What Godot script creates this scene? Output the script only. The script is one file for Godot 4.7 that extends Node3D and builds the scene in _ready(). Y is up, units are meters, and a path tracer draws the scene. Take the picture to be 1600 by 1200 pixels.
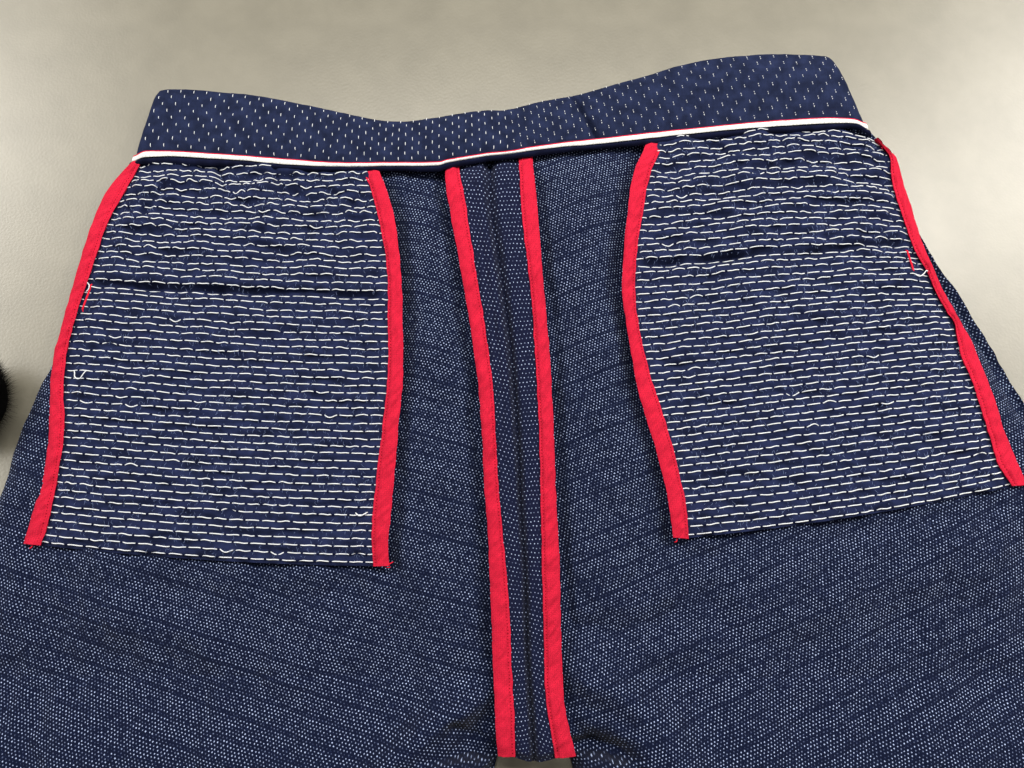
extends Node3D
# Inside-out navy trousers with red bound seams on a grey-beige tabletop, seen from above.
# Outlines are traced in photo pixels and laid out at their real place and size above the table (1 px is about 0.375 mm).

const FOCAL := 1201.0          # focal length in pixels of a 1600 px wide picture
const REACH := 0.45            # camera to table along the axis, metres
const TILT := 13.0             # degrees off straight down
const PX := 0.000375           # metres per pixel near the centre

var eye := Vector3.ZERO
var right := Vector3.RIGHT
var upward := Vector3.UP
var ahead := Vector3.DOWN
var rng := RandomNumberGenerator.new()
var noise := FastNoiseLite.new()
var fine := FastNoiseLite.new()
var mats := {}
var body_folds := []
var bag_folds := []
var band_folds := []
var names := {}

# ------------------------------------------------------------------ camera, light
func set_stage():
	var t := deg_to_rad(TILT)
	eye = Vector3(0, REACH * cos(t), REACH * sin(t))
	var cam := Camera3D.new()
	cam.name = "camera"
	add_child(cam)
	cam.look_at_from_position(eye, Vector3.ZERO, Vector3(0, 0, -1))
	cam.fov = rad_to_deg(2.0 * atan(600.0 / FOCAL))
	cam.near = 0.01
	cam.far = 20.0
	var lens := CameraAttributesPhysical.new()
	lens.frustum_focal_length = 35.0 / 2.0 / tan(deg_to_rad(cam.fov) / 2.0) * 24.0 / 35.0
	cam.current = true
	right = cam.global_basis.x
	upward = cam.global_basis.y
	ahead = -cam.global_basis.z
	var env := Environment.new()
	env.background_mode = Environment.BG_COLOR
	env.background_color = Color(0.80, 0.79, 0.77)
	env.background_energy_multiplier = 0.10
	env.tonemap_mode = Environment.TONE_MAPPER_LINEAR
	env.tonemap_exposure = 1.0
	env.sdfgi_enabled = true
	env.ssao_enabled = true
	env.ssil_enabled = true
	var we := WorldEnvironment.new()
	we.name = "world_environment"
	we.environment = env
	add_child(we)
	# fluorescent fittings hung round the far side of the table
	lamp(Vector3(1.15, 0.85, -0.35), Vector2(0.30, 1.10), 1.5)
	lamp(Vector3(-1.15, 0.85, -0.30), Vector2(0.30, 1.10), 1.35)
	lamp(Vector3(0.22, 1.30, -0.60), Vector2(1.60, 0.28), 3.0)
	lamp(Vector3(1.45, 1.55, -1.25), Vector2(0.30, 1.00), 0.95)
	lamp(Vector3(-1.45, 1.55, -1.25), Vector2(0.30, 1.00), 0.8)

func lamp(at_: Vector3, size: Vector2, energy: float):
	var l := AreaLight3D.new()
	l.name = "ceiling_light"
	l.area_size = size
	l.light_energy = energy
	l.light_color = Color(1.0, 0.98, 0.945)
	l.area_range = 8.0
	l.shadow_enabled = true
	add_child(l, true)
	l.position = at_
	l.rotation_degrees = Vector3(-90, 0, 0)

# ------------------------------------------------------------------ small helpers
func at(p: Vector2, h: float) -> Vector3:
	var d := right * ((p.x - 800.0) / FOCAL) + upward * ((600.0 - p.y) / FOCAL) + ahead
	return eye + d * ((h - eye.y) / d.y)

func pts(a: Array) -> PackedVector2Array:
	var r := PackedVector2Array()
	for i in range(0, a.size(), 2):
		r.append(Vector2(a[i], a[i + 1]))
	return r

func smooth(a: Array, n := 240) -> PackedVector2Array:   # Catmull-Rom, evenly spaced along its length
	var p := pts(a)
	var dense := PackedVector2Array()
	var last := p.size() - 1
	for i in last:
		var p0 := p[maxi(i - 1, 0)]
		var p3 := p[mini(i + 2, last)]
		for k in 12:
			dense.append(p[i].cubic_interpolate(p[i + 1], p0, p3, k / 12.0))
	dense.append(p[last])
	var run := PackedFloat32Array([0.0])
	for i in range(1, dense.size()):
		run.append(run[i - 1] + dense[i].distance_to(dense[i - 1]))
	var out := PackedVector2Array()
	var j := 0
	for k in n + 1:
		var s := run[run.size() - 1] * k / n
		while j < run.size() - 2 and run[j + 1] < s:
			j += 1
		out.append(dense[j].lerp(dense[j + 1], clampf((s - run[j]) / maxf(run[j + 1] - run[j], 1e-6), 0, 1)))
	return out

func on(a: PackedVector2Array, t: float) -> Vector2:
	var f := clampf(t, 0, 1) * (a.size() - 1)
	var i := mini(int(f), a.size() - 2)
	return a[i].lerp(a[i + 1], f - i)

func x_at(a: PackedVector2Array, y: float) -> float:
	if y <= a[0].y:
		return a[0].x
	var lo := 0
	var hi := a.size() - 1
	if y >= a[hi].y:
		return a[hi].x
	while hi - lo > 1:
		var m := (lo + hi) / 2
		if a[m].y <= y:
			lo = m
		else:
			hi = m
	return lerpf(a[lo].x, a[hi].x, (y - a[lo].y) / maxf(a[hi].y - a[lo].y, 1e-6))

func y_at(a: PackedVector2Array, x: float) -> float:
	if x <= a[0].x:
		return a[0].y
	var lo := 0
	var hi := a.size() - 1
	if x >= a[hi].x:
		return a[hi].y
	while hi - lo > 1:
		var m := (lo + hi) / 2
		if a[m].x <= x:
			lo = m
		else:
			hi = m
	return lerpf(a[lo].y, a[hi].y, (x - a[lo].x) / maxf(a[hi].x - a[lo].x, 1e-6))

func fold(list: Array, a: Array, height_mm: float, width: float):
	var p := pts(a)
	var box := Rect2(p[0], Vector2.ZERO)
	for q in p:
		box = box.expand(q)
	list.append([p, height_mm * 0.001, width, box.grow(width * 2.6)])

func folded(list: Array, q: Vector2) -> float:
	var h := 0.0
	for f in list:
		if not f[3].has_point(q):
			continue
		var p: PackedVector2Array = f[0]
		var d := 1e9
		for i in p.size() - 1:
			d = minf(d, q.distance_squared_to(Geometry2D.get_closest_point_to_segment(q, p[i], p[i + 1])))
		h += f[1] * exp(-d / (f[2] * f[2]))
	return h

func numbered(called: String, parent: Node) -> String:
	var key := str(parent.get_instance_id()) + called
	names[key] = names.get(key, -1) + 1
	return called if names[key] == 0 else "%s_%03d" % [called, names[key]]

func put(called: String, mesh: Mesh, material: Material, parent: Node, kind := "", label := "") -> MeshInstance3D:
	var o := MeshInstance3D.new()
	o.name = numbered(called, parent)
	o.mesh = mesh
	o.material_override = material
	if kind:
		o.set_meta("kind", kind)
	if label:
		o.set_meta("label", label)
	parent.add_child(o, true)
	return o

# a cloth piece with real thickness: where(u, v) is its upper face, u from left to right, v from top to bottom of the picture
func sheet(nu: int, nv: int, where: Callable, thick: float, uv: Callable) -> ArrayMesh:
	var w := nu + 1
	var n := w * (nv + 1)
	var v := PackedVector3Array()
	var nm := PackedVector3Array()
	var uvs := PackedVector2Array()
	v.resize(n * 2)
	nm.resize(n * 2)
	uvs.resize(n * 2)
	for j in nv + 1:
		for i in w:
			var p: Vector3 = where.call(float(i) / nu, float(j) / nv)
			v[j * w + i] = p
			uvs[j * w + i] = uv.call(float(i) / nu, float(j) / nv, p)
	for j in nv + 1:
		for i in w:
			var du := v[j * w + mini(i + 1, nu)] - v[j * w + maxi(i - 1, 0)]
			var dv := v[mini(j + 1, nv) * w + i] - v[maxi(j - 1, 0) * w + i]
			var k := j * w + i
			nm[k] = dv.cross(du).normalized()
			v[n + k] = v[k] - nm[k] * thick
			nm[n + k] = -nm[k]
			uvs[n + k] = uvs[k]
	var ix := PackedInt32Array()
	for j in nv:
		for i in nu:
			var a := j * w + i
			ix.append_array([a, a + 1, a + w + 1, a, a + w + 1, a + w])
			ix.append_array([n + a, n + a + w + 1, n + a + 1, n + a, n + a + w, n + a + w + 1])
	var rim := PackedInt32Array()
	for i in w:
		rim.append(i)
	for j in range(1, nv + 1):
		rim.append(j * w + nu)
	for i in range(nu - 1, -1, -1):
		rim.append(nv * w + i)
	for j in range(nv - 1, 0, -1):
		rim.append(j * w)
	for k in rim.size():
		var a := rim[k]
		var b := rim[(k + 1) % rim.size()]
		var out := (v[b] - v[a]).cross(nm[a]).normalized() * -1.0
		var s := v.size()
		v.append_array([v[a], v[b], v[n + b], v[n + a]])
		nm.append_array([out, out, out, out])
		uvs.append_array([uvs[a], uvs[b], uvs[b], uvs[a]])
		ix.append_array([s, s + 3, s + 2, s, s + 2, s + 1])
	return arrays(v, nm, uvs, ix)

func arrays(v, nm, uvs, ix) -> ArrayMesh:
	var a := []
	a.resize(Mesh.ARRAY_MAX)
	a[Mesh.ARRAY_VERTEX] = v
	a[Mesh.ARRAY_NORMAL] = nm
	a[Mesh.ARRAY_TEX_UV] = uvs
	a[Mesh.ARRAY_INDEX] = ix
	var m := ArrayMesh.new()
	m.add_surface_from_arrays(Mesh.PRIMITIVE_TRIANGLES, a)
	return m

class Threads:
	var v := PackedVector3Array()
	var nm := PackedVector3Array()
	var uvs := PackedVector2Array()
	var ix := PackedInt32Array()
	# a round thread along a path; flat squashes it, tip tapers its two ends
	func tube(path: PackedVector3Array, r: float, sides := 6, flat := 0.8, tip := 0.35):
		var first := v.size()
		var last := path.size() - 1
		var run := 0.0
		for i in last + 1:
			var d := (path[mini(i + 1, last)] - path[maxi(i - 1, 0)]).normalized()
			var side := d.cross(Vector3.UP)
			side = side.normalized() if side.length() > 1e-4 else Vector3.RIGHT
			var top := side.cross(d).normalized()
			var rr := r * (tip if i == 0 or i == last else 1.0)
			if i > 0:
				run += path[i].distance_to(path[i - 1])
			for k in sides:
				var a := TAU * k / sides
				var o := side * cos(a) + top * sin(a) * flat
				v.append(path[i] + o * rr)
				nm.append((side * cos(a) * flat + top * sin(a)).normalized())
				uvs.append(Vector2(float(k) / sides, run * 300.0))
		for i in last:
			for k in sides:
				var a := first + i * sides + k
				var b := first + i * sides + (k + 1) % sides
				ix.append_array([a, b, b + sides, a, b + sides, a + sides])
		for e in [0, last]:
			var c := v.size()
			v.append(path[e])
			nm.append((path[e] - path[1 if e == 0 else last - 1]).normalized())
			uvs.append(Vector2.ZERO)
			for k in sides:
				var a: int = first + e * sides + k
				var b: int = first + e * sides + (k + 1) % sides
				ix.append_array([c, b, a] if e == 0 else [c, a, b])

func woven(t: Threads) -> ArrayMesh:
	return arrays(t.v, t.nm, t.uvs, t.ix)

# ------------------------------------------------------------------ textures and materials
func fleck_image(side: int, cols: int, rows: int, shift: float, base: Color, dot: Color, rx: float, ry: float, stripe: int, spread: float, seed_: int) -> Image:
	var g := RandomNumberGenerator.new()
	g.seed = seed_
	var slub := FastNoiseLite.new()
	slub.seed = seed_
	slub.frequency = 0.011
	var im := Image.create(side, side, false, Image.FORMAT_RGB8)
	im.fill(base)
	var px := float(side) / cols
	var py := float(side) / rows
	# the ground yarns: short streaks a little lighter or darker than the cloth
	for k in side * side / 60:
		var c := base.lerp(Color(0.20, 0.25, 0.42) if g.randf() < 0.55 else Color(0.02, 0.025, 0.06), g.randf_range(0.1, 0.5))
		if g.randf() < 0.6:
			im.fill_rect(Rect2i(g.randi_range(0, side - 1), g.randi_range(0, side - 1), g.randi_range(2, 7), 1), c)
		else:
			im.fill_rect(Rect2i(g.randi_range(0, side - 1), g.randi_range(0, side - 1), 1, g.randi_range(2, 6)), c)
	for r in rows:
		var thin := 1.0
		if stripe > 0 and r % stripe == 0:
			thin = g.randf_range(0.25, 0.70)
		elif stripe > 0 and r % stripe == 1:
			thin = 1.25
		var row_tone := thin * g.randf_range(0.85, 1.08)
		for c in cols:
			var cx := (c + fposmod(r * shift, 1.0) + g.randf_range(-0.10, 0.10)) * px
			var cy := (r + 0.5 + g.randf_range(-0.10, 0.10)) * py
			var bright := row_tone * (1.0 - spread + 2.0 * spread * g.randf()) * (1.0 + 0.45 * slub.get_noise_2d(cx * 0.35, cy * 2.4))
			if g.randf() < 0.05:
				bright *= 0.35
			var ax := rx * g.randf_range(0.85, 1.25)
			var ay := ry * g.randf_range(0.85, 1.2)
			for y in range(int(cy - ay - 1), int(cy + ay + 2)):
				for x in range(int(cx - ax - 1), int(cx + ax + 2)):
					var d := Vector2((x + 0.5 - cx) / ax, (y + 0.5 - cy) / ay).length()
					if d < 1.15:
						var k := clampf((1.15 - d) * 3.0, 0, 1) * clampf(bright, 0, 1)
						var xx := posmod(x, side)
						var yy := posmod(y, side)
						im.set_pixel(xx, yy, im.get_pixel(xx, yy).lerp(dot, k))
	return im

func cloth_images(side: int, seed_: int, blotch: float) -> Array:     # [tone, relief] of plain-weave cotton
	var g := RandomNumberGenerator.new()
	g.seed = seed_
	var n1 := FastNoiseLite.new()
	n1.seed = seed_
	n1.frequency = 0.012
	n1.fractal_octaves = 4
	var blot := n1.get_seamless_image(side, side)
	var tone := PackedByteArray()
	var relief := PackedByteArray()
	tone.resize(side * side)
	relief.resize(side * side)
	var warp := PackedFloat32Array()
	var weft := PackedFloat32Array()
	for i in side:
		warp.append(g.randf_range(-1, 1))
		weft.append(g.randf_range(-1, 1))
	var b := blot.get_data()
	var step := b.size() / (side * side)
	for y in side:
		for x in side:
			var over := 1.0 if ((x >> 2) + (y >> 2)) % 2 == 0 else -1.0
			var r := g.randf()
			var k := y * side + x
			tone[k] = int(clampf((196.0 if blotch > 0.1 else 226.0) + (b[k * step] - 128) * blotch + warp[x] * 9.0 + weft[y] * 6.0 + over * 7.0 + (r - 0.5) * 44.0, 0, 255))
			relief[k] = int(clampf(128.0 + over * 55.0 + (r - 0.5) * 60.0 + warp[x] * 20.0, 0, 255))
	return [Image.create_from_data(side, side, false, Image.FORMAT_L8, tone), Image.create_from_data(side, side, false, Image.FORMAT_L8, relief)]

func cloth(color: Color, tone: Texture2D, relief: Texture2D, depth: float, scale_: float, rough := 0.92) -> StandardMaterial3D:
	var m := StandardMaterial3D.new()
	m.albedo_color = color
	m.albedo_texture = tone
	m.roughness = rough
	m.metallic_specular = 0.18
	m.rim_enabled = true
	m.rim = 0.12
	m.rim_tint = 0.6
	m.uv1_scale = Vector3(scale_, scale_, scale_)
	if relief:
		m.heightmap_enabled = true
		m.heightmap_texture = relief
		m.heightmap_scale = depth
	return m

func plain(color: Color, rough := 0.85) -> StandardMaterial3D:
	var m := StandardMaterial3D.new()
	m.albedo_color = color
	m.roughness = rough
	m.metallic_specular = 0.2
	return m

func make_materials():
	var both := cloth_images(768, 11, 0.30)
	var even := ImageTexture.create_from_image(cloth_images(384, 12, 0.06)[0])
	var tone := ImageTexture.create_from_image(both[0])
	var relief := ImageTexture.create_from_image(both[1])
	var denim := fleck_image(2048, 256, 320, 0.55, Color(0.054, 0.079, 0.174), Color(0.76, 0.83, 0.98), 1.20, 1.40, 7, 0.55, 5)
	var face := fleck_image(512, 48, 40, 0.5, Color(0.075, 0.095, 0.195), Color(0.74, 0.80, 0.94), 1.45, 1.6, 0, 0.40, 8)
	mats.denim = cloth(Color.WHITE, ImageTexture.create_from_image(denim), null, 0, 1.0)
	mats.face = cloth(Color.WHITE, ImageTexture.create_from_image(face), null, 0, 1.0)
	mats.bag = cloth(Color(0.165, 0.200, 0.350), tone, relief, 0.012, 1.0)
	mats.band = cloth(Color(0.165, 0.202, 0.335), tone, relief, 0.010, 1.0)
	mats.red = cloth(Color(0.935, 0.160, 0.285), even, relief, 0.035, 1.0)
	mats.white = cloth(Color(1.0, 1.0, 1.0), even, relief, 0.006, 1.0)
	mats.dark_cord = cloth(Color(0.10, 0.12, 0.24), tone, relief, 0.008, 1.0)
	mats.thread = plain(Color(0.90, 0.915, 0.94))
	mats.red_thread = plain(Color(0.50, 0.02, 0.09))
	mats.red_bright = plain(Color(0.90, 0.13, 0.22))
	mats.navy_thread = plain(Color(0.06, 0.075, 0.17))
	mats.lint = plain(Color(0.54, 0.61, 0.79))
	mats.black = plain(Color(0.045, 0.045, 0.045), 0.95)
	# tabletop: fine pebbled laminate
	var n := FastNoiseLite.new()
	n.seed = 3
	n.frequency = 0.15
	n.fractal_octaves = 3
	var grain := ImageTexture.create_from_image(n.get_seamless_image(512, 512))
	var big := FastNoiseLite.new()
	big.seed = 9
	big.frequency = 0.006
	big.fractal_octaves = 5
	big.fractal_gain = 0.62
	var im := big.get_seamless_image(512, 512)
	im.convert(Image.FORMAT_RGB8)
	for y in 512:
		for x in 512:
			var k := (im.get_pixel(x, y).r - 0.5) * 0.08
			im.set_pixel(x, y, Color(0.90 + k, 0.90 + k, 0.90 + k * 1.05))
	var t := StandardMaterial3D.new()
	t.albedo_color = Color(0.525, 0.51, 0.455)
	t.albedo_texture = ImageTexture.create_from_image(im)
	t.roughness = 0.33
	t.metallic_specular = 1.0
	t.uv1_triplanar = true
	t.uv1_world_triplanar = true
	t.uv1_scale = Vector3(6, 6, 6)
	t.heightmap_enabled = true
	t.heightmap_texture = grain
	t.heightmap_scale = 0.0035
	mats.table = t

# ------------------------------------------------------------------ the tabletop
func build_table():
	var b := BoxMesh.new()
	b.size = Vector3(2.4, 0.03, 1.6)
	var o := put("tabletop", b, mats.table, self, "structure", "grey beige pebbled laminate tabletop under the trousers")
	o.position = Vector3(0, -0.015, 0.1)

# ------------------------------------------------------------------ trousers
var seam := PackedVector2Array()
var band_low := PackedVector2Array()
var hip := [PackedVector2Array(), PackedVector2Array()]
var inner := [PackedVector2Array(), PackedVector2Array()]

func body_height(q: Vector2, outer_gap: float, inner_gap: float) -> float:
	var h := 0.0012 + 0.0055 * (1.0 - exp(-outer_gap / 16.0))
	h += 0.0034 * noise.get_noise_2d(q.x * 0.8, q.y * 0.55) + 0.0005 * fine.get_noise_2d(q.x, q.y)
	if q.y > 1060.0:
		h *= lerpf(1.0, 1.0 - 0.9 * exp(-inner_gap / 16.0), smoothstep(1130.0, 1175.0, q.y))
		h += 0.016 * smoothstep(1030.0, 1210.0, q.y) * (smoothstep(40.0, 130.0, inner_gap) if q.y < 1178.0 else 1.0 - exp(-inner_gap / 30.0)) * (1.0 - exp(-outer_gap / 40.0))
	h -= 0.0048 * exp(-pow(inner_gap / 72.0, 2.0)) * (1.0 - smoothstep(1060.0, 1130.0, q.y))
	h -= 0.0046 * under_bag(q)
	var fd := folded(body_folds, q)
	h += fd * (smoothstep(36.0, 85.0, inner_gap) if fd > 0.0 and q.y < 1185.0 else 1.0 - exp(-inner_gap / 9.0 - 0.15))
	return maxf(h, 0.0008)

func under_bag(q: Vector2) -> float:      # 1 well inside a pocket bag, 0 outside
	for s in 2:
		var a: PackedVector2Array = bag_left[s]
		var b: PackedVector2Array = bag_right[s]
		var xl := x_at(a, q.y)
		var xr := x_at(b, q.y)
		var low := lerpf(a[a.size() - 1].y, b[b.size() - 1].y, clampf((q.x - xl) / (xr - xl), 0, 1))
		var m := minf(low - q.y, minf(q.x - xl, xr - q.x))
		if m > 0.0:
			return smoothstep(8.0, 40.0, m)
	return 0.0

func leg_panel(s: int) -> ArrayMesh:
	var where := func(u: float, v: float) -> Vector3:
		var uu := u if s == 0 else 1.0 - u
		var k := pow(uu, 1.0)
		k = k + 0.10 * sin(TAU * k) * -0.5     # finer towards both edges
		var y0 := 200.0
		var y := lerpf(y0, 1640.0, v)
		var xo := x_at(hip[s], y)
		var xi := x_at(inner[s], y)
		var q := Vector2(lerpf(xo, xi, k), y)
		var top := y_at(band_low, q.x) - 14.0
		q.y = lerpf(top, 1640.0, v)
		var gap_o := absf(q.x - x_at(hip[s], q.y))
		var gap_i := absf(q.x - x_at(inner[s], q.y))
		var p := at(q, 0.006)
		p.y = body_height(q, gap_o, gap_i)
		return p
	var turn := deg_to_rad(-14.0 if s == 0 else 21.0)
	var uv := func(_u: float, _v: float, p: Vector3) -> Vector2:
		var w := Vector2(p.x, p.z)
		w += Vector2(0.0010 * noise.get_noise_2d(w.x * 1600.0 + 900.0, w.y * 1600.0), 0.0011 * noise.get_noise_2d(w.x * 900.0, w.y * 900.0 + 500.0))
		w.y += (0.15 if s == 0 else -0.12) * w.x * w.x * (1.0 if s == 0 else -1.0)
		return w.rotated(turn) / 0.48 + Vector2(0.31 * s, 0.17 * s)
	return sheet(190, 330, where, 0.0007, uv)

# ---- pocket bags
var bag_left := [PackedVector2Array(), PackedVector2Array()]
var bag_right := [PackedVector2Array(), PackedVector2Array()]

func bag_px(s: int, u: float, v: float) -> Vector2:
	var a := on(bag_left[s], v)
	var b := on(bag_right[s], v)
	var q := a.lerp(b, u)
	if s == 0:
		q.y += lerpf(2.0, 7.0, v) * 4.0 * u * (1.0 - u)
	else:
		var hump := sin(PI * pow(u, 1.35))
		q.y += lerpf(-15.0, -1.0, smoothstep(0.0, 0.75, v)) * hump + 9.0 * smoothstep(0.75, 1.0, v) * sin(PI * u)
	return q

func bag_pucker(q: Vector2, v: float, s: int) -> float:    # rows drawn up and down together where the cloth is gathered, px
	var k := lerpf(2.6 if s == 0 else 1.6, 0.55, smoothstep(0.0, 0.45, v))
	return k * fine.get_noise_2d(q.x * 1.1 + 37.0, q.y * 0.55) + 1.6 * k * noise.get_noise_2d(q.x * 1.4, q.y * 1.0 + 77.0)

func bag_wrinkle(q: Vector2) -> float:
	var top := 1.0 + 0.7 * (1.0 - smoothstep(280.0, 480.0, q.y))
	var h := top * 0.0025 * fine.get_noise_2d(q.x * 0.30, q.y * 1.1) + 0.0018 * noise.get_noise_2d(q.x * 1.3 + 400.0, q.y * 2.1)
	h += 0.00050 * fine.get_noise_2d(q.x * 1.5, q.y * 3.0 + 300.0)
	return h + folded(bag_folds, q)

func bag_at(s: int, u: float, v: float, lift := 0.0) -> Vector3:
	var q := bag_px(s, u, v)
	q.y += bag_pucker(q, v, s) * smoothstep(0.0, 0.05, u) * smoothstep(0.0, 0.05, 1.0 - u) * smoothstep(0.0, 0.03, 1.0 - v)
	var p := at(q, 0.0105)
	var side := u if s == 0 else 1.0 - u           # 0 at the hip side, 1 at the inner side
	var h := 0.0098 + bag_wrinkle(q) * smoothstep(0.0, 0.07, u) * smoothstep(0.0, 0.07, 1.0 - u)
	h -= 0.0028 * (1.0 - smoothstep(0.0, 0.09, side))
	h += 0.0008 * smoothstep(0.90, 1.0, side)
	h -= 0.0012 * smoothstep(0.985, 1.0, v)
	p.y = h + lift
	return p

func pocket(s: int, trousers: Node3D):
	var o := put("pocket_bag", sheet(150, 190, func(u, v): return bag_at(s, u, lerpf(-0.0, 1.0, v)), 0.0008,
		func(_u, _v, p): return Vector2(p.x, p.z) / 0.11), mats.bag, trousers, "", "pocket bag at the photo's left, widening downwards" if s == 0 else "pocket bag at the photo's right, its lower edge slanting up")
	var rows := 55 if s == 0 else 57
	var floats := Threads.new()
	var lint := Threads.new()
	for r in rows:
		var v := (r + 0.55) / rows
		v = 0.93 * v + 0.07 * v * v
		var a := bag_px(s, 0, v)
		var b := bag_px(s, 1, v)
		var length := a.distance_to(b)
		var period := lerpf(22.0, 25.8, v) + rng.randf_range(-0.25, 0.25)
		var t := -period * (0.5 * (r % 2) + rng.randf_range(0.0, 0.16))
		var path := PackedVector3Array()
		var drift := rng.randf_range(-0.6, 0.6)
		var wild := 1.0 + 1.6 * (1.0 - smoothstep(0.0, 0.35, v)) * (1.0 if s == 0 else 0.5)
		while t < length:
			var span := period * rng.randf_range(0.95, 1.05)
			var on_top := span * rng.randf_range(0.74, 0.83)
			var sag := rng.randfn(0.0, 0.32) * wild
			var ess := rng.randfn(0.0, 0.30) * wild
			if rng.randf() < 0.022 * wild:
				sag = rng.randf_range(2.0, 4.2) * (1.0 if rng.randf() < 0.6 else -0.8)
			for k in 8:
				var f := k / 7.0
				var uu := (t + on_top * f) / length
				if uu < 0.004 or uu > 0.996:
					continue
				var dy := sag * sin(PI * f) + ess * sin(TAU * f) + drift
				var p := bag_at(s, uu, v, 0.00030 + 0.00014 * sin(PI * f))
				p.z += dy * PX
				if k == 0 or k == 7:
					p.y -= 0.00030
				path.append(p)
			var g := (t + (on_top + span) * 0.5) / length
			if g > 0.006 and g < 0.994:
				var dip := bag_at(s, g, v, -0.0011)
				dip.z += drift * PX
				path.append(dip)
				for e in [-0.9, 0.9]:
					var c := bag_at(s, g + e / length, v, 0.00016)
					c.z += drift * PX
					floats.tube(PackedVector3Array([c + Vector3(0, -0.0004, -0.00085), c + Vector3(0, 0.0001, 0), c + Vector3(0, -0.0004, 0.00085)]), 0.00030, 5, 0.8)
			t += span
		var th := Threads.new()
		th.tube(path, 0.00032, 6, 0.75)
		put("sashiko_thread", woven(th), mats.thread, o)
	for k in 3600:
		var u := rng.randf_range(0.02, 0.98)
		var v := rng.randf_range(0.02, 0.985)
		if fine.get_noise_2d(u * 210.0 + 70.0 * s, v * 210.0) < -0.12 and rng.randf() < 0.7:
			continue
		var p := bag_at(s, u, v, 0.0003)
		var dir := Vector3(rng.randfn(0.0, 0.5), 0, 1.0).normalized() * rng.randf_range(0.0008, 0.0030)
		var bend := Vector3(rng.randf_range(-0.0006, 0.0006), rng.randf_range(0.0003, 0.0010), 0)
		lint.tube(PackedVector3Array([p, p + dir * 0.5 + bend, p + dir]), 0.00008, 3, 1.0)
	put("warp_float", woven(floats), mats.navy_thread, o, "stuff")
	put("lint_fibre", woven(lint), mats.lint, o, "stuff")

# ---- red bias tape over a raw edge: stitched along one side
func binding(trousers: Node3D, a: PackedVector2Array, b: PackedVector2Array, base: Callable, stitch: float, salt: float, label: String):
	var length := 0.0
	for i in range(1, a.size()):
		length += a[i].distance_to(a[i - 1])
	var where := func(u: float, v: float) -> Vector3:
		var q := on(a, v).lerp(on(b, v), u)
		q.x += 0.9 * fine.get_noise_2d(salt * 90.0, v * length * 0.9) + (1.1 * (u - 0.5)) * fine.get_noise_2d(salt * 40.0 + 800.0, v * length)
		var p := at(q, 0.0110)
		var e := absf(2.0 * u - 1.0)
		var puff := 0.0013 * (1.0 - pow(e, 3.0))
		var diag := 0.00120 * fine.get_noise_2d((u * 26.0 + v * length) * 1.5 + salt * 71.0, u * 26.0 * 0.7 - v * length * 0.4)
		diag += 0.00200 * maxf(0.0, noise.get_noise_2d((u * 24.0 * 1.6 + v * length) * 3.2 + salt * 50.0, salt * 33.0) - 0.15)
		puff -= 0.00075 * exp(-pow((u - stitch) / 0.06, 2.0))
		p.y = base.call(u, v, q) + puff + diag * (1.0 - e * e)
		return p
	var n := int(length / 3.4)
	var o := put("red_binding", sheet(18, n, where, 0.0014, func(u, v, _p): return Vector2(u * 27.0 + v * length, u * 27.0 - v * length) * PX / 0.11), mats.red, trousers, "", label)
	var st := Threads.new()
	var d := 1.0
	while d < length - 4.0:
		var v0 := d / length
		var v1 := (d + 2.9) / length
		var p0: Vector3 = where.call(stitch, v0)
		var p1: Vector3 = where.call(stitch, v1)
		st.tube(PackedVector3Array([p0 - Vector3(0, 0.0002, 0), (p0 + p1) * 0.5 + Vector3(0, 0.00008, 0), p1 - Vector3(0, 0.0002, 0)]), 0.00045, 5, 0.8)
		d += rng.randf_range(4.6, 5.3)
	put("stitching", woven(st), mats.red_thread, o, "stuff")

# ---- one half of the pressed-open centre seam
func seam_allowance(trousers: Node3D, a: PackedVector2Array, b: PackedVector2Array, s: int):
	var length := 950.0
	var where := func(u: float, v: float) -> Vector3:
		var q := on(a, v).lerp(on(b, v), u)
		var k := u if s == 0 else 1.0 - u          # 1 at the seam
		var p := at(q, 0.0095)
		var h := 0.0095 + 0.0011 * sin(PI * clampf(k, 0, 1) * 0.9)
		h -= 0.0046 * exp(-pow((1.0 - k) / 0.13, 2.0))
		h += 0.0007 * noise.get_noise_2d(q.x * 2.2, q.y * 0.7 + 200.0 * s) + 0.0004 * fine.get_noise_2d(q.x * 2.0, q.y * 0.6)
		if s == 0:
			h += 0.0014 * exp(-pow((k - 0.68) / 0.14, 2.0)) * (1.0 - smoothstep(0.35, 0.6, v))
		h -= 0.0045 * (1.0 - smoothstep(0.0, 0.05, v))
		h += 0.006 * smoothstep(0.80, 0.97, v) - 0.003 * smoothstep(0.985, 1.0, v)
		p.y = h
		return p
	var uv := func(u: float, v: float, _p: Vector3) -> Vector2:
		var q := on(a, v).lerp(on(b, v), u)
		var k := u if s == 0 else 1.0 - u
		var x := (1.0 - k) * on(a, v).distance_to(on(b, v))
		var y := v * length + (x * 0.28 if s == 0 else -x * 0.05) - x * 0.75 * smoothstep(0.5, 1.0, v)
		return Vector2(x, y) / 270.0
	put("seam_allowance", sheet(22, 240, where, 0.0008, uv), mats.face, trousers)

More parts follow.
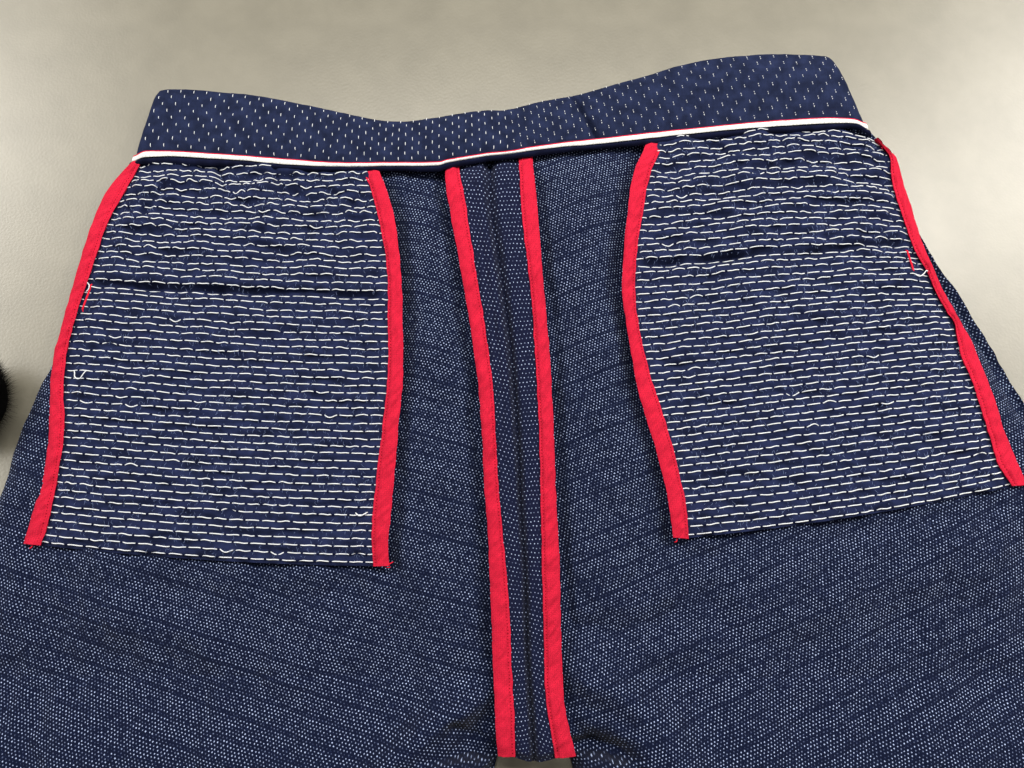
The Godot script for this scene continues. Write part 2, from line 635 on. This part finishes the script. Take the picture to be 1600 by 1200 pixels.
func tape(a: PackedVector2Array, b: PackedVector2Array, top: float, puff: float, thick: float, sag := 0.0) -> ArrayMesh:
	var where := func(u: float, v: float) -> Vector3:
		var q := on(a, u).lerp(on(b, u), v)
		var p := at(q, top)
		p.y = top + puff * (1.0 - pow(absf(2.0 * v - 1.0), 2.4)) - sag * v + 0.0003 * fine.get_noise_2d(q.x * 0.8, 40.0)
		p.y -= 0.003 * (1.0 - smoothstep(0.0, 0.02, u)) + 0.003 * smoothstep(0.98, 1.0, u)
		return p
	return sheet(420, 8, where, thick, func(_u, _v, p): return Vector2(p.x, p.z) / 0.11)

func offset(a: PackedVector2Array, d: float) -> PackedVector2Array:
	var r := PackedVector2Array()
	for i in a.size():
		r.append(a[i] + Vector2(0.1 * d, d))
	return r

func waistband(trousers: Node3D):
	var top := smooth([240, 143, 244, 138.5, 252, 137, 290, 137, 350, 142, 405, 148, 475, 161, 540, 175, 580, 184, 615, 188, 645, 187, 680, 182, 725, 174, 760, 170, 792, 169, 840, 157, 902, 146, 944, 135, 1012, 116, 1062, 100, 1130, 88, 1197, 82.5, 1250, 83, 1282, 84.5, 1300, 87, 1309, 92], 420)
	band_low = smooth([205, 241, 235, 236.5, 305, 239, 392, 245, 480, 252, 540, 255, 615, 254.5, 682, 254, 700, 250, 755, 241, 802, 236, 832, 230, 890, 222.5, 940, 217, 1029, 207, 1123, 197.5, 1197, 190.5, 1299, 185, 1357, 189], 420)
	var white_low := smooth([202, 249.5, 255, 245.5, 305, 247.5, 380, 252, 455, 259, 540, 261, 615, 260, 680, 259.5, 700, 254.5, 755, 245, 802, 240, 840, 234.5, 890, 229.5, 940, 225.5, 1096, 208.5, 1197, 200, 1280, 195, 1332, 193.5, 1361, 199], 420)
	var cord_low := smooth([197, 256.5, 255, 254, 305, 257, 380, 259, 455, 265, 540, 267, 615, 266, 680, 267, 700, 262, 755, 252, 802, 247, 852, 240.5, 890, 236, 940, 231, 1029, 223.5, 1164, 209.5, 1265, 203.5, 1332, 199.5, 1366, 208], 420)
	fold(band_folds, [895, 152, 934, 217], -3.0, 3.2)
	fold(band_folds, [748, 172, 752, 242], -1.1, 2.4)
	fold(band_folds, [270, 143, 350, 148, 475, 167, 580, 190], -0.35, 4.0)
	fold(band_folds, [1100, 101, 1180, 94, 1300, 94], -0.5, 3.5)
	fold(band_folds, [500, 196, 640, 212, 760, 205], 0.9, 24.0)
	fold(band_folds, [960, 160, 1160, 125, 1300, 125], 1.0, 26.0)
	var where := func(u: float, v: float) -> Vector3:
		var q := on(top, u).lerp(on(band_low, u), v)
		var p := at(q, 0.0115)
		var e := absf(2.0 * v - 1.0)
		p.y = 0.0098 + 0.0024 * (1.0 - pow(e, 5.0)) + 0.0007 * noise.get_noise_2d(q.x, q.y * 2.0 + 900.0) + 0.00035 * fine.get_noise_2d(q.x * 1.2, q.y * 1.2) + folded(band_folds, q)
		p.y -= 0.0045 * exp(-u * 1100.0 / 7.0) + 0.0045 * exp(-(1.0 - u) * 1100.0 / 7.0)
		return p
	var o := put("waistband", sheet(400, 44, where, 0.0072, func(_u, _v, p): return Vector2(p.x, p.z) / 0.11), mats.band, trousers)
	var dots := Threads.new()
	for r in 10:
		for c in 53:
			var u := (c + 0.5 * (r % 2) + 0.22 + rng.randfn(0.0, 0.018)) / 53.3
			var v := (r + 0.40 + 0.13 * sin(u * 9.0) + rng.randfn(0.0, 0.03)) / 9.4
			if v > 0.965 or u > 0.995 or u < 0.008 or v < 0.0:
				continue
			var half := rng.randf_range(2.3, 3.3) / 100.0
			if absf(v - 0.5) + half > 0.5:
				half *= 0.5
			var p: Vector3 = where.call(u, v)
			var l := half * 0.04
			var lean := rng.randfn(0.0, 0.00012)
			if u < 0.52:
				dots.tube(PackedVector3Array([p + Vector3(lean, -0.00025, -l), p + Vector3(lean * 0.3, 0.0002, -l * 0.5), p + Vector3(0, 0.0002, l * 0.5), p + Vector3(-lean, -0.00025, l)]), 0.00020, 5, 0.8, 0.6)
			else:
				var w := 0.00026
				dots.tube(PackedVector3Array([p + Vector3(-w, -0.0002, -l), p + Vector3(-w * 0.6, 0.0002, -l * 0.6), p + Vector3(0, -0.0002, -l * 0.15)]), 0.00021, 5, 0.8, 0.6)
				dots.tube(PackedVector3Array([p + Vector3(0, -0.0002, l * 0.15), p + Vector3(w * 0.6, 0.0002, l * 0.6), p + Vector3(w, -0.0002, l)]), 0.00021, 5, 0.8, 0.6)
	put("woven_fleck", woven(dots), mats.thread, o, "stuff")
	put("red_trim", tape(offset(band_low, -1.5), offset(band_low, 1.6), 0.0113, 0.0004, 0.0008), mats.red, trousers)
	put("white_piping", tape(band_low, blend(band_low, white_low, 0.8), 0.0118, 0.0005, 0.0016), mats.white, trousers)
	put("navy_edge", tape(white_low, cord_low, 0.0106, 0.0014, 0.0014, 0.0010), mats.dark_cord, trousers)

func build_trousers():
	var t := Node3D.new()
	t.name = "trousers"
	t.set_meta("label", "navy flecked trousers turned inside out with red bound seams and white stitched pocket bags")
	t.set_meta("category", "trousers")
	add_child(t)
	seam = smooth([765, 238, 766, 262, 768, 325, 780, 400, 790, 475, 799, 550, 805, 625, 810, 700, 815, 800, 821, 900, 823, 1000, 829, 1100, 835, 1190])
	hip[0] = smooth([212, 200, 205, 258, 170, 305, 150, 345, 128, 395, 112, 440, 98, 490, 76, 556, 60, 585, 32, 650, 17, 692, 2, 745, -20, 800, -60, 900, -118, 1060, -175, 1220, -260, 1450, -330, 1660])
	hip[1] = smooth([1330, 180, 1342, 205, 1362, 234, 1388, 268, 1410, 305, 1424, 345, 1440, 385, 1468, 432, 1492, 466, 1516, 506, 1545, 549, 1570, 588, 1600, 636, 1645, 712, 1705, 830, 1795, 1000, 1890, 1200, 1990, 1450, 2060, 1660])
	inner[0] = smooth([765, 190, 766, 250, 768, 325, 780, 400, 790, 475, 799, 550, 805, 625, 810, 700, 815, 800, 821, 900, 823, 1000, 822, 1080, 800, 1130, 780, 1160, 775, 1180, 771, 1200, 752, 1300, 715, 1450, 660, 1660])
	inner[1] = smooth([765, 190, 766, 250, 768, 325, 780, 400, 790, 475, 799, 550, 805, 625, 810, 700, 815, 800, 821, 900, 823, 1000, 829, 1080, 850, 1130, 882, 1160, 891, 1180, 896, 1200, 915, 1300, 960, 1450, 1030, 1660])
	# folds of the legs: a line, its height in mm, its width in px
	fold(body_folds, [590, 1230, 620, 1175, 665, 1135, 715, 1112, 770, 1096], 9.5, 26.0)
	fold(body_folds, [712, 1132, 745, 1150, 772, 1168], -4.6, 9.0)
	fold(body_folds, [640, 1230, 690, 1175, 750, 1180], 7.0, 30.0)
	fold(body_folds, [885, 1048, 960, 1072, 1030, 1130, 1070, 1230], 8.5, 34.0)
	fold(body_folds, [888, 1166, 925, 1160, 965, 1166, 990, 1195], -5.0, 11.0)
	fold(body_folds, [900, 1125, 945, 1135, 985, 1155, 1010, 1200], 3.0, 18.0)
	fold(body_folds, [905, 1215, 940, 1190, 975, 1200], 6.0, 18.0)
	fold(body_folds, [880, 985, 980, 985, 1110, 940], -3.1, 24.0)
	fold(body_folds, [885, 1010, 1000, 1030, 1120, 1000], 2.0, 20.0)
	fold(body_folds, [660, 330, 675, 450, 680, 600], 2.4, 24.0)
	fold(body_folds, [697, 290, 711, 372, 727, 462, 747, 600, 757, 767, 765, 900, 770, 1020], -4.5, 15.0)
	fold(body_folds, [600, 300, 618, 358, 626, 442, 628, 540, 623, 650, 612, 800, 606, 878], -4.5, 15.0)
	fold(body_folds, [900, 300, 930, 520, 960, 760], 2.7, 32.0)
	fold(body_folds, [836, 290, 846, 400, 859, 550, 866, 700, 875, 900, 878, 1020], -4.5, 15.0)
	fold(body_folds, [1000, 250, 979, 340, 971, 455, 987, 562, 1008, 652, 1037, 755, 1051, 836], -4.5, 15.0)
	fold(body_folds, [640, 840, 690, 960, 690, 1080], 2.5, 34.0)
	fold(body_folds, [60, 900, 300, 930, 560, 930], -1.5, 22.0)
	fold(body_folds, [180, 960, 360, 1010, 520, 1090], 2.4, 40.0)
	fold(body_folds, [1080, 870, 1300, 840, 1560, 790], -1.5, 18.0)
	fold(body_folds, [1250, 960, 1400, 900, 1560, 870], 2.2, 40.0)
	fold(body_folds, [1100, 1050, 1250, 1060, 1450, 1010], 2.0, 45.0)
	# folds of the pocket bags
	fold(bag_folds, [136, 441, 210, 446, 300, 452, 400, 456, 500, 457, 606, 465], -3.9, 5.5)
	fold(bag_folds, [136, 430, 300, 440, 500, 447, 600, 452], 1.5, 8.0)
	fold(bag_folds, [100, 618, 200, 636, 320, 650], -1.5, 9.0)
	fold(bag_folds, [338, 262, 343, 283, 350, 300], -2.7, 4.5)
	fold(bag_folds, [428, 264, 433, 285, 440, 305], -2.4, 4.5)
	fold(bag_folds, [256, 292, 240, 312, 222, 330], -2.2, 4.5)
	fold(bag_folds, [275, 268, 262, 290], 1.4, 6.0)
	fold(bag_folds, [500, 290, 540, 310, 575, 345], -1.9, 6.0)
	fold(bag_folds, [400, 330, 480, 335, 560, 350], -1.5, 7.0)
	fold(bag_folds, [200, 372, 330, 372, 440, 390], -1.4, 8.0)
	fold(bag_folds, [1002, 414, 1080, 408, 1180, 396, 1260, 395, 1330, 384, 1430, 378], -3.7, 5.5)
	fold(bag_folds, [1002, 400, 1100, 394, 1250, 382, 1420, 366], 1.5, 8.0)
	fold(bag_folds, [1020, 578, 1120, 566, 1250, 548], -1.7, 7.0)
	fold(bag_folds, [1310, 248, 1350, 252, 1398, 256], -2.9, 9.0)
	fold(bag_folds, [1100, 305, 1180, 296, 1290, 290], -2.0, 9.0)
	fold(bag_folds, [1330, 275, 1385, 284], -1.5, 7.0)
	fold(bag_folds, [1150, 232, 1200, 228], -1.7, 5.0)
	fold(bag_folds, [1200, 480, 1330, 460, 1440, 430], 1.7, 20.0)
	fold(bag_folds, [1400, 620, 1480, 600, 1530, 590], -1.2, 9.0)
	waistband(t)
	# red bindings: outer and inner edge of each, from top to bottom
	var b1l := smooth([199, 250, 180, 270, 158, 300, 142, 335, 128, 375, 115, 415, 108, 442, 100, 470, 92, 498, 84, 528, 78, 550, 73, 590, 71, 640, 69, 682, 63, 728, 50, 780, 40, 815, 29, 849])
	var b1r := smooth([219, 250, 205, 275, 188, 305, 166, 345, 150, 390, 138, 425, 128, 455, 118, 485, 108, 520, 101, 552, 97, 590, 96, 618, 98, 645, 95.5, 690, 90, 728, 80, 780, 71, 820, 60, 852])
	var b2l := smooth([562, 256, 570, 275, 578, 292, 585, 315, 592, 343, 599, 375, 603, 402, 606, 442, 606, 480, 607, 540, 605, 600, 600, 650, 594, 700, 586, 767, 581, 830, 583, 885])
	var b2r := smooth([588, 254, 595, 273, 605, 300, 614, 328, 620, 358, 624, 395, 628, 442, 629.5, 480, 630.5, 540, 630, 600, 625, 650, 620, 710, 615, 767, 610, 820, 607, 850, 609, 884])
	var b3l := smooth([692, 246, 697, 290, 702, 325, 711, 372, 716, 400, 727, 462, 737, 525, 747, 600, 753, 680, 757, 767, 762, 830, 765, 900, 769, 1000, 772, 1075, 776, 1150, 778, 1178])
	var b3r := smooth([715, 246, 720, 280, 725, 302, 732, 350, 740, 400, 750, 462, 762, 537, 770, 605, 775, 687, 779, 760, 785, 830, 792, 900, 797, 975, 800, 1050, 804, 1125, 805, 1179])
	var b4l := smooth([810, 234, 812, 275, 815, 330, 823, 400, 831, 475, 836, 550, 840, 625, 843, 700, 845, 800, 847, 900, 850, 1000, 852, 1087, 860, 1140, 867, 1181])
	var b4r := smooth([832, 232, 836, 290, 842, 350, 846, 400, 852, 475, 859, 550, 863, 625, 866, 700, 870, 800, 875, 900, 877, 1000, 881, 1095, 890, 1142, 899, 1178])
	var b5l := smooth([1014, 212, 1004, 238, 988, 276, 979, 340, 974, 398, 971, 455, 977, 502, 987, 562, 997, 615, 1008, 652, 1025, 707, 1037, 755, 1045, 795, 1051, 840])
	var b5r := smooth([1040, 212, 1028, 243, 1015, 275, 1005, 328, 996, 385, 992, 455, 997, 502, 1007, 552, 1020, 600, 1033, 640, 1045, 678, 1055, 712, 1064, 755, 1072, 790, 1076, 842])
	var b6l := smooth([1370, 214, 1391, 240, 1395, 272, 1402, 305, 1415, 342, 1430, 385, 1450, 422, 1465, 455, 1482, 485, 1495, 505, 1499, 530, 1507, 560, 1522, 595, 1537, 642, 1550, 682, 1562, 722, 1585, 759])
	var b6r := smooth([1374, 214, 1400, 236, 1410, 255, 1417, 282, 1430, 320, 1445, 370, 1462, 410, 1477, 445, 1494, 475, 1508, 501, 1525, 530, 1538, 563, 1557, 610, 1575, 667, 1590, 705, 1601, 730, 1612, 757])
	bag_left[0] = blend(b1l, b1r, 0.72)
	bag_right[0] = blend(b2l, b2r, 0.28)
	bag_left[1] = blend(b5l, b5r, 0.72)
	bag_right[1] = blend(b6l, b6r, 0.28)
	put("leg_panel", leg_panel(0), mats.denim, t, "", "trouser leg at the photo's left")
	put("leg_panel", leg_panel(1), mats.denim, t, "", "trouser leg at the photo's right")
	pocket(0, t)
	pocket(1, t)
	seam_allowance(t, blend(b3l, b3r, 0.75), seam, 0)
	seam_allowance(t, seam, blend(b4l, b4r, 0.25), 1)
	var flat_side := func(u, _v, _q): return 0.0070 + 0.0022 * u
	binding(t, b1l, b1r, flat_side, 0.80, 1.0, "red binding on the outer edge of the pocket bag at the left")
	binding(t, b2l, b2r, func(u, v, _q): return 0.0118 + 0.0012 * u - 0.0045 * (1.0 - smoothstep(0.0, 0.06, v)) - 0.001 * smoothstep(0.97, 1.0, v), 0.16, 2.0, "red binding on the inner edge of the pocket bag at the left")
	binding(t, b3l, b3r, func(u, v, _q): return 0.0106 + 0.0004 * u - 0.004 * (1.0 - smoothstep(0.0, 0.05, v)) + 0.006 * smoothstep(0.80, 0.97, v) - 0.001 * smoothstep(0.98, 1.0, v), 0.84, 3.0, "red binding left of the centre seam")
	binding(t, b4l, b4r, func(u, v, _q): return 0.0108 - 0.0004 * u - 0.004 * (1.0 - smoothstep(0.0, 0.05, v)) + 0.006 * smoothstep(0.80, 0.97, v) - 0.001 * smoothstep(0.98, 1.0, v), 0.16, 4.0, "red binding right of the centre seam")
	binding(t, b5l, b5r, func(u, v, _q): return 0.0130 - 0.0012 * u - 0.0045 * (1.0 - smoothstep(0.0, 0.06, v)) - 0.001 * smoothstep(0.97, 1.0, v), 0.84, 5.0, "red binding on the inner edge of the pocket bag at the right")
	binding(t, b6l, b6r, func(u, _v, _q): return 0.0092 - 0.0022 * u, 0.20, 6.0, "red binding on the outer edge of the pocket bag at the right")
	# red bar tacks and pulled threads
	strand(t, "bar_tack", [142, 443, 140, 455, 136, 466, 132, 476, 128, 486], 0.0110, 0.0006, mats.red_bright)
	strand(t, "bar_tack", [1417, 390, 1420, 402, 1424, 414, 1428, 426], 0.0115, 0.0006, mats.red_bright)
	strand(t, "loose_thread", [115, 578, 117, 583, 117, 588, 121, 592, 126, 591, 130, 585, 134, 579], 0.0117, 0.00032, mats.thread)
	strand(t, "loose_thread", [136, 441, 140, 446, 139, 452, 134, 456], 0.0117, 0.00032, mats.thread)
	strand(t, "loose_thread", [1428, 427, 1436, 432, 1443, 428, 1447, 423, 1451, 424], 0.0118, 0.00032, mats.thread)
	strand(t, "frayed_end", [604, 883, 609, 881, 614, 878], 0.0115, 0.00028, mats.red_bright)
	strand(t, "frayed_end", [600, 885, 606, 887, 610, 886], 0.0105, 0.00025, mats.red_bright)
	strand(t, "frayed_end", [52, 851, 50, 855, 46, 857], 0.0080, 0.00028, mats.red_bright)
	strand(t, "frayed_end", [1058, 841, 1057, 846, 1054, 847], 0.0105, 0.00026, mats.red_bright)
	strand(t, "loose_thread", [555, 801, 562, 806, 570, 803, 574, 800], 0.0115, 0.00036, mats.thread)

func blend(a: PackedVector2Array, b: PackedVector2Array, k: float) -> PackedVector2Array:
	var r := PackedVector2Array()
	for i in a.size():
		r.append(a[i].lerp(b[i], k))
	return r

func strand(parent: Node3D, called: String, line: Array, h: float, r: float, m: Material):
	var th := Threads.new()
	var path := PackedVector3Array()
	var c := smooth(line, 14)
	for i in c.size():
		var p := at(c[i], h)
		p.y += 0.0005 * sin(PI * i / (c.size() - 1.0)) - (0.0012 if i == 0 or i == c.size() - 1 else 0.0)
		path.append(p)
	th.tube(path, r, 6, 0.85, 0.6)
	put(called, woven(th), m, parent)

# ------------------------------------------------------------------ the dark soft thing at the left edge
func build_dark_thing():
	var root := Node3D.new()
	root.name = "black_tuft"
	root.set_meta("label", "black blurred rounded soft object poking in at the left edge beside the trousers")
	root.set_meta("category", "soft object")
	add_child(root)
	var c := at(Vector2(-42, 628), 0.012)
	c.y = 0.0
	root.position = c
	var s := SphereMesh.new()
	s.radius = 0.0185
	s.height = 0.026
	s.radial_segments = 48
	s.rings = 24
	var core := put("core", s, mats.black, root)
	core.position = Vector3(0, 0.0132, 0)
	core.scale = Vector3(1, 1, 1.18)
	var hair := Threads.new()
	for k in 22000:
		var d := Vector3(rng.randfn(), absf(rng.randfn()) * 0.8, rng.randfn()).normalized()
		var a := Vector3(d.x * 0.0180, 0.0132 + d.y * 0.0125, d.z * 0.0212)
		var l := rng.randf_range(0.001, 0.0055)
		var bend := Vector3(rng.randfn(), rng.randfn(), rng.randfn()) * 0.0009
		hair.tube(PackedVector3Array([a, a + d * l * 0.5 + bend, a + d * l + bend * 2.4]), 0.00006, 3, 1.0, 0.3)
	put("fuzz", woven(hair), mats.black, root, "stuff")

func _ready():
	rng.seed = 20
	noise.seed = 4
	noise.frequency = 0.009
	noise.fractal_octaves = 3
	fine.seed = 6
	fine.frequency = 0.034
	fine.fractal_octaves = 2
	set_stage()
	make_materials()
	build_table()
	build_trousers()
	build_dark_thing()
